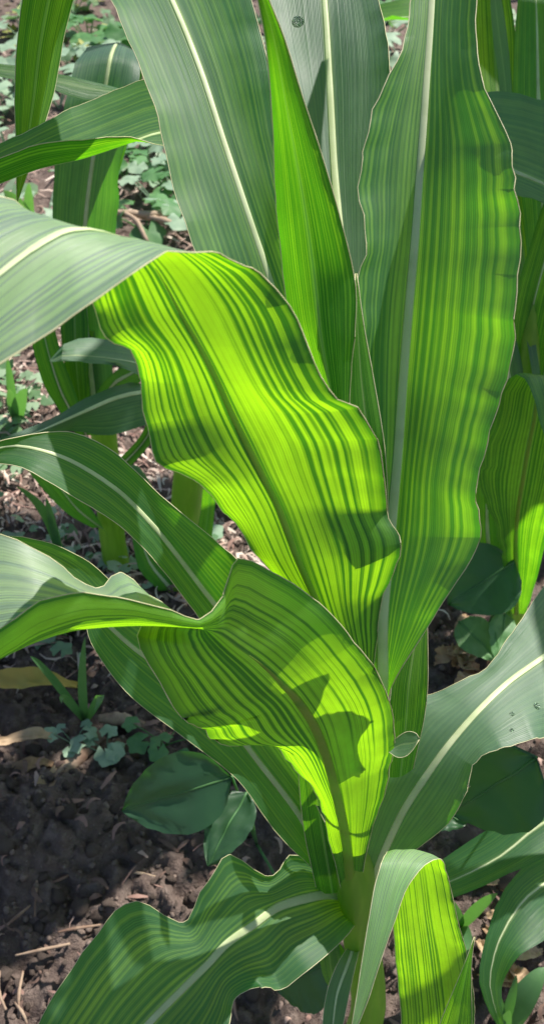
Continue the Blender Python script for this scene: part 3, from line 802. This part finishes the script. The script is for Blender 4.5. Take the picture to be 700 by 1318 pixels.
# ------------------------------------------------------------------ low maize plant, right front
b5 = G(745, 1190); b5[2] = ground_z(b5[0], b5[1]) - .004
p5 = empty('maize_plant', b5)
tag(p5, 'young dark maize plant in deep shade beside the low folded leaf', 'maize plant')
stem(p5, [b5, P(750, 1100, .84), P(755, 1020, .78)], [.012, .011, .007])
far_leaf(p5, [(752, 1090, 756, 1100, 760, 1110, .83), (740, 1020, 745, 1050, 748, 1090, .80, .0, -.01), (700, 1014, 702, 1058, 710, 1100, .785, .0, -.01), (640, 1058, 642, 1103, 655, 1124, .775, .0, -.01), (585, 1095, 585, 1132, 600, 1150, .77), (540, 1125, 538, 1150, 545, 1165, .77), (490, 1165, 489, 1168, 490, 1170, .775)], 'blade_green', (3, 1), rib=.0009, label='long leaf reaching toward the big plant')
far_leaf(p5, [(752, 1110, 756, 1120, 760, 1130, .84), (700, 1098, 712, 1130, 730, 1175, .80, 0, -.01), (650, 1140, 668, 1165, 700, 1210, .775, 0, -.01), (624, 1205, 640, 1215, 668, 1230, .765, 0, -.01), (616, 1262, 630, 1266, 646, 1268, .765), (628, 1300, 638, 1302, 646, 1304, .77), (650, 1335, 651, 1336, 652, 1335, .78)], 'blade_green', (2, 1), rib=.0007, label='curling leaf bent down to the soil')

# ------------------------------------------------------------------ broadleaf weeds
def ovate(pl, base_pt, tip_pt, side_w, nrm, mat='broad', cup=.12, name='leaf', n=14, m=10, fold=.2):
    """an ovate veined leaf from its base to its tip"""
    b = np.array(base_pt); t = np.array(tip_pt); ax = t - b; ln = np.linalg.norm(ax)
    s = np.cross(ax, np.array(nrm, float)); s /= np.linalg.norm(s); nn = np.cross(s, ax); nn /= np.linalg.norm(nn)
    V = []; F = []
    sd = random.uniform(0, 30)
    for i in range(n + 1):
        f = i / n
        w = side_w * (math.sin(math.pi * f ** 0.72) ** 0.75) * (1 if 0 < i < n else 0.02)
        for j in range(m + 1):
            q = j / m * 2 - 1
            h = fold * abs(q) * w - cup * ln * (2 * f - 1) ** 2 + .0016 * math.sin(f * 34 - abs(q) * 7) * abs(q) + .004 * noise.noise(Vector((f * 4 + sd, q * 2, 0)))
            V.append(b + ax * f + s * (q * w) + nn * (h + cup * ln))
    for i in range(n):
        for j in range(m):
            a = i * (m + 1) + j
            F.append((a, a + 1, a + m + 2, a + m + 1))
    o = mesh_obj(name, V, F, M[mat], pl)
    pth = np.array([V[i * (m + 1) + m // 2] for i in range(n + 1)])
    rad = np.linspace(.0013, .0003, n + 1)
    v, f_ = tube(pth, rad, 5)
    mesh_obj('midrib', v, f_, M['weed'], o)
    return o


def stalk(pl, a, b, r=.0016, mat='weed', sag=0.0):
    a = np.array(a, float); b = np.array(b, float); mid = (a + b) / 2 + np.array([0, 0, sag])
    t = np.linspace(0, 1, 9)[:, None]
    pth = (1 - t) ** 2 * a + 2 * t * (1 - t) * mid + t ** 2 * b
    v, f = tube(pth, np.linspace(r, r * .7, 9), 6)
    return mesh_obj('stalk', v, f, M[mat], pl)


def ground_pt(px, py):
    g_ = G(px, py); g_[2] = ground_z(g_[0], g_[1]); return g_


w1b = ground_pt(330, 1090)
w1 = empty('broadleaf_weed', w1b)
tag(w1, 'dark broad leaved weed on the soil under the big maize leaves', 'weed')
ovate(w1, P(299, 1000, .80), P(158, 1043, .84), .033, (0, -.55, .8), cup=.04)
stalk(w1, w1b, P(299, 1000, .80))
ovate(w1, P(318, 1020, .82), P(268, 1115, .80), .020, (-.3, -.5, .8), cup=.05)
stalk(w1, w1b, P(318, 1020, .82))
ovate(w1, P(420, 1240, .80), P(355, 1270, .84), .030, (0, -.4, .9), cup=.04)
stalk(w1, w1b, P(420, 1240, .80))

w2b = ground_pt(640, 1060)
w2 = empty('broadleaf_weed', w2b)
tag(w2, 'broad round leaved weed half hidden below the waxy reaching leaf', 'weed')
ovate(w2, P(690, 975, .70), P(578, 1045, .74), .038, (0, -.6, .8), cup=.05)
stalk(w2, w2b, P(690, 975, .70))
ovate(w2, P(560, 1040, .86), P(600, 1062, .84), .018, (0, -.3, .9), 'broad', cup=.05)
stalk(w2, w2b, P(560, 1040, .86))

w3b = ground_pt(625, 815)
w3 = empty('broadleaf_weed', w3b)
tag(w3, 'very dark broad leaved weed in the gap beside the tall striped leaf', 'weed')
ovate(w3, P(662, 722, 1.04), P(576, 778, 1.06), .040, (0, -.5, .8), cup=.05)
stalk(w3, w3b, P(662, 722, 1.04))
ovate(w3, P(590, 800, 1.1), P(640, 850, 1.08), .022, (0, -.4, .9), 'weed', cup=.05)
stalk(w3, w3b, P(590, 800, 1.1))
ovate(w3, P(650, 790, 1.1), P(636, 850, 1.08), .018, (.3, -.4, .9), 'weed', cup=.05)
stalk(w3, w3b, P(650, 790, 1.1))

# small weed with crumpled leaves by the dry stalk
def small_weed(loc, n, size, h, mat, label, group=None):
    e = empty('small_weed', loc)
    tag(e, label, 'weed', group)
    for i in range(n):
        a = i * 2.4 + random.uniform(-.4, .4); rr = h * random.uniform(.4, 1.1)
        c = Vector(loc) + Vector((math.cos(a) * rr, math.sin(a) * rr, h * random.uniform(.5, 1.0)))
        s = size * random.uniform(.7, 1.2)
        v, f = lobed(c, random.gauss(.15, .3), a, s, 5, .2, .2)
        mesh_obj('leaf', v, f, M[mat], e)
        stalk(e, loc, c, .0012 * size / .02, mat, .2 * h)
    return e


for px, py, n, s, h, mt, lb in [
        (140, 985, 6, .013, .03, 'weed_pale', 'pale crumpled weed next to the dry maize stalk'),
        (100, 975, 5, .011, .025, 'weed_pale', 'little pale weed trailing by the curled dry leaf'),
        (215, 975, 5, .013, .035, 'weed', 'small green weed in front of the rotting wood'),
        (225, 1010, 4, .013, .03, 'weed', 'wilted weed beside the dark broad leaf'),
        (245, 700, 4, .022, .03, 'weed_pale', 'pale weed at the foot of the slim maize stalk')]:
    small_weed(ground_pt(px, py), n, s, h, mt, lb)
sp_ = [(200, 225), (225, 245), (175, 205), (240, 265), (165, 240), (205, 285), (185, 300), (250, 215), (235, 300), (60, 300), (30, 60), (15, 130), (10, 160), (75, 150), (100, 95), (130, 90), (500, 60), (492, 25), (510, 100), (40, 100), (5, 200), (60, 50), (120, 60), (215, 255), (150, 60), (90, 30)]
for px, py in sp_:
    g_ = ground_pt(px + random.uniform(-6, 6), py + random.uniform(-6, 6))
    small_weed(g_, random.randint(5, 8), random.uniform(.024, .036) * (1.25 if py < 150 else 1), random.uniform(.05, .09), random.choice(('weed', 'weed_pale', 'weed_pale')),
               'low round leaved weed on the far ground behind the maize', 'round leaved weeds on the far ground')

# grass tufts
def grass(loc, blades, label, mat='grass'):
    e = empty('grass_tuft', loc); tag(e, label, 'grass')
    for (tip, w, bend) in blades:
        a = np.array(loc); b = np.array(tip); t = np.linspace(0, 1, 14)[:, None]
        mid = (a + b) / 2 + np.array(bend)
        pth = (1 - t) ** 2 * a + 2 * t * (1 - t) * mid + t ** 2 * b
        T = np.gradient(pth, axis=0); s = np.cross(T, CAM - pth); s /= np.linalg.norm(s, axis=1)[:, None]
        dn = np.cross(s, T); dn /= np.linalg.norm(dn, axis=1)[:, None]
        ww = (w * np.sin(np.pi * (0.12 + 0.88 * t ** .8)) ** .7 + .0002)
        V = np.stack([pth - s * ww + dn * ww * .35, pth, pth + s * ww + dn * ww * .35], 1).reshape(-1, 3); F = []
        for i in range(13):
            for j in range(2): F.append((3 * i + j, 3 * i + j + 1, 3 * i + j + 4, 3 * i + j + 3))
        mesh_obj('blade', V, F, M[mat], e)
    return e


g1 = ground_pt(112, 935)
grass(g1, [(P(110, 820, .98), .0045, (.0, -.02, .03)), (P(80, 905, .97), .004, (-.01, 0, .05)), (P(122, 915, .97), .0045, (.03, 0, .07)), (P(40, 845, 1.0), .004, (-.01, 0, .05))], 'grass tuft in front of the yellowed leaf')
g2 = ground_pt(78, 720)
grass(g2, [(P(22, 626, 1.12), .006, (.02, 0, .03)), (P(60, 640, 1.14), .005, (0, 0, .02))], 'thin grass blade below the arching dark leaf')
g3 = ground_pt(22, 545)
grass(g3, [(P(10, 460, 1.3), .006, (0, 0, .02)), (P(36, 500, 1.3), .010, (0, 0, .02)), (P(12, 500, 1.3), .007, (0, 0, .02))], 'upright grass blades at the edge of the shaded maize plant')
g4 = ground_pt(645, 1330)
grass(g4, [(P(664, 1255, .84), .004, (0, 0, .02)), (P(632, 1262, .85), .004, (0, 0, .02)), (P(700, 1245, .86), .011, (0, 0, .03)), (P(655, 1300, .84), .005, (0, 0, .01))], 'low grass under the curling dark leaf')
g5 = ground_pt(590, 1200)
grass(g5, [(P(640, 1150, .82), .005, (0, 0, .02)), (P(560, 1150, .83), .006, (0, 0, .02)), (P(600, 1245, .84), .007, (0, 0, .02))], 'short grass on the soil between the low leaf and the dark maize')
g6 = ground_pt(40, 300)
grass(g6, [(P(38, 235, 1.6), .009, (0, 0, .02)), (P(30, 262, 1.6), .008, (0, 0, .0)), (P(5, 245, 1.6), .016, (0, 0, .02))], 'grass standing below the drooping leaf tip')

# ------------------------------------------------------------------ dry plant remains
def ribbon(name, pts, widths, mat, label, cat, twist=.3, wob=.004):
    pts = np.array(pts); seg = np.concatenate([[0], np.cumsum(np.linalg.norm(np.diff(pts, axis=0), axis=1))])
    tq = np.linspace(0, seg[-1], 36); c = hermite(pts, seg, tq); w = np.interp(tq, seg, widths)
    T = np.gradient(c, axis=0); s = np.cross(T, np.array([0, 0, 1.0])); s /= np.linalg.norm(s, axis=1)[:, None] + 1e-9
    n = np.cross(s, T); n /= np.linalg.norm(n, axis=1)[:, None]
    V = []; F = []; m = 8; sd = random.uniform(0, 30)
    for i in range(36):
        th = twist * math.sin(i * .22 + sd)
        for j in range(m + 1):
            q = j / m * 2 - 1
            V.append(c[i] + (s[i] * math.cos(th) + n[i] * math.sin(th)) * q * w[i] + n[i] * (abs(q) ** 1.5 * w[i] * .6 + wob * noise.noise(Vector((i * .3, q * 2.2, sd)))))
    for i in range(35):
        for j in range(m):
            a = i * (m + 1) + j; F.append((a, a + 1, a + m + 2, a + m + 1))
    o = mesh_obj(name, V, F, M[mat], None, loc=c[0])
    return tag(o, label, cat)


def gz(px, py, h): 
    g_ = G(px, py, h); return g_


ribbon('dry_leaf', [gz(8, 1075, .03), gz(38, 1035, .035), gz(60, 1010, .04), gz(84, 985, .035)], [.004, .010, .009, .006], 'dry', 'pale brown dead leaf on the soil, at the foot of the dry stalk', 'dead leaf')
ribbon('dry_leaf', [gz(-10, 1015, .03), gz(18, 1000, .035), gz(40, 985, .045), gz(62, 983, .035), (gz(84, 1000, .02))], [.012, .011, .006, .004, .002], 'dry', 'curled tan dead leaf lying on straw', 'dead leaf')
ribbon('dry_leaf', [gz(-40, 955, .05), gz(10, 955, .05), gz(45, 946, .055), gz(72, 950, .04)], [.006, .006, .007, .003], 'dry', 'thin curled dead leaf strip among pale weeds', 'dead leaf')
ribbon('yellowed_leaf', [gz(-40, 874, .035), gz(10, 878, .045), gz(50, 876, .05), gz(100, 884, .03)], [.010, .013, .012, .005], 'yellowed', 'yellowing fallen maize leaf lying behind the grass', 'fallen leaf')


def rod(name, pts, radii, mat, label, cat, group=None, nseg=10):
    pts = np.array(pts); seg = np.concatenate([[0], np.cumsum(np.linalg.norm(np.diff(pts, axis=0), axis=1))])
    tq = np.linspace(0, seg[-1], 24); c = hermite(pts, seg, tq)
    r = np.interp(tq, seg, radii) * (0.85 + .3 * rng.random(24))
    V, F = tube(c, r, nseg)
    V = V + np.array([[noise.noise(Vector(v) * 60) for _ in range(1)][0] for v in V])[:, None] * .0015 * (np.max(radii) / .008)
    return tag(mesh_obj(name, V, F, M[mat], None, loc=c[0]), label, cat, group)


rod('dry_stalk', [gz(70, 1005, .035), gz(100, 975, .03), gz(128, 945, .028)], [.007, .0085, .010], 'stalk_dry', 'thick dry maize stalk lying on the soil', 'stalk')
rod('rotting_wood', [gz(98, 968, .015), gz(150, 968, .018), (gz(205, 972, .012))], [.010, .014, .009], 'wood', 'crumbling brown piece of rotting wood on the soil', 'wood')
rod('dry_stalk', [gz(128, 925, .03), gz(150, 925, .03), gz(185, 935, .02)], [.005, .008, .006], 'stalk_dry', 'short brown stalk on top of the rotting wood', 'stalk')
rod('fallen_plant_stem', [gz(140, 273, .05), gz(200, 276, .06), gz(250, 272, .05)], [.007, .007, .005], 'stalk_dry', 'long straight dry stem lying across the far weeds', 'dry stem', nseg=6)
rod('fallen_plant_stem', [gz(180, 278, .05), gz(215, 285, .06), gz(250, 300, .04)], [.005, .006, .004], 'stalk_dry', 'bent dry stem crossing the straight one', 'dry stem', nseg=6)
rod('fallen_plant_stem', [gz(150, 270, .05), gz(178, 288, .06), gz(190, 312, .04)], [.004, .005, .004], 'stalk_dry', 'short hooked dry stem below the straight one', 'dry stem', nseg=6)
for i, (x0, y0, x1, y1) in enumerate([(55, 1090, 45, 1180), (90, 1215, 20, 1230), (20, 1290, 35, 1318), (75, 1200, 130, 1190), (60, 1140, 100, 1120), (30, 1250, 25, 1310), (150, 1120, 200, 1128), (10, 1190, 40, 1165), (8, 1300, 0, 1250)]):
    rod('twig', [gz(x0, y0, .022), gz((x0 + x1) / 2 + random.uniform(-6, 6), (y0 + y1) / 2, .026), gz(x1, y1, .02)], [.0012, .0018, .001], 'stalk_dry', 'thin crooked twig on the bare dark soil', 'twig', 'twigs on the bare soil', 5)
for i in range(16):
    x0 = random.uniform(575, 640); y0 = random.uniform(810, 870); a = random.uniform(0, 6.28)
    ribbon('dry_leaf', [gz(x0, y0, .03), gz(x0 + 16 * math.cos(a), y0 + 16 * math.sin(a), .045), gz(x0 + 32 * math.cos(a), y0 + 32 * math.sin(a), .03)], [.004, .010, .003], 'dry', 'reddish brown dead leaf in the gap beside the tall striped leaf', 'dead leaf')['group'] = 'dead leaves in the gap'
for i in range(10):
    x0 = random.uniform(600, 690); y0 = random.uniform(1130, 1260); a = random.uniform(-.6, .9)
    ribbon('dry_leaf', [gz(x0, y0, .02), gz(x0 + 25 * math.cos(a), y0 + 25 * math.sin(a), .03), gz(x0 + 50 * math.cos(a), y0 + 50 * math.sin(a), .02)], [.003, .008, .002], 'dry', 'brown dead leaf in the shade under the dark maize leaves', 'dead leaf')['group'] = 'dead leaves in the shade'

# ------------------------------------------------------------------ water drops on the leaves
dm = bmesh.new(); bmesh.ops.create_icosphere(dm, subdivisions=3, radius=1.0)
for v in dm.verts: v.co.z *= 0.5 if v.co.z > 0 else 0.12
drop_me = bpy.data.meshes.new('water_drop'); dm.to_mesh(drop_me); dm.free()
drop_me.polygons.foreach_set('use_smooth', [True] * len(drop_me.polygons)); drop_me.materials.append(M['water'])
for key, spots, lb in [
        ('wide waxy leaf reaching out with a pale midrib and dewy bumps', [(690, 911, .0022), (659, 918, .0014), (661, 941, .0012), (603, 1010, .0012)], 'tiny clear water drop on the waxy reaching leaf'),
        ('waxy grey green leaf standing in the middle of the whorl', [(384, 28, .0032)], 'clear water drop on the grey green standing leaf')]:
    gg, nn_ = GRID[key]; rel = gg - CAM
    dd = rel @ FWD; px_ = 350 + FPX * (rel @ RT) / dd; py_ = 659 - FPX * (rel @ UP) / dd
    for (x, y, r) in spots:
        a, b = np.unravel_index(np.argmin((px_ - x) ** 2 + (py_ - y) ** 2), px_.shape)
        n_ = Vector(nn_[a, b]); n_ = n_ if n_.dot(Vector(CAM - gg[a, b])) > 0 else -n_
        o = bpy.data.objects.new('water_drop', drop_me); col.objects.link(o)
        o.location = Vector(gg[a, b]) + n_ * (r * .05); o.scale = (r, r, r)
        o.rotation_euler = n_.to_track_quat('Z', 'Y').to_euler()
        tag(o, lb, 'water drop', 'water drops on the reaching leaf' if len(spots) > 1 else None)
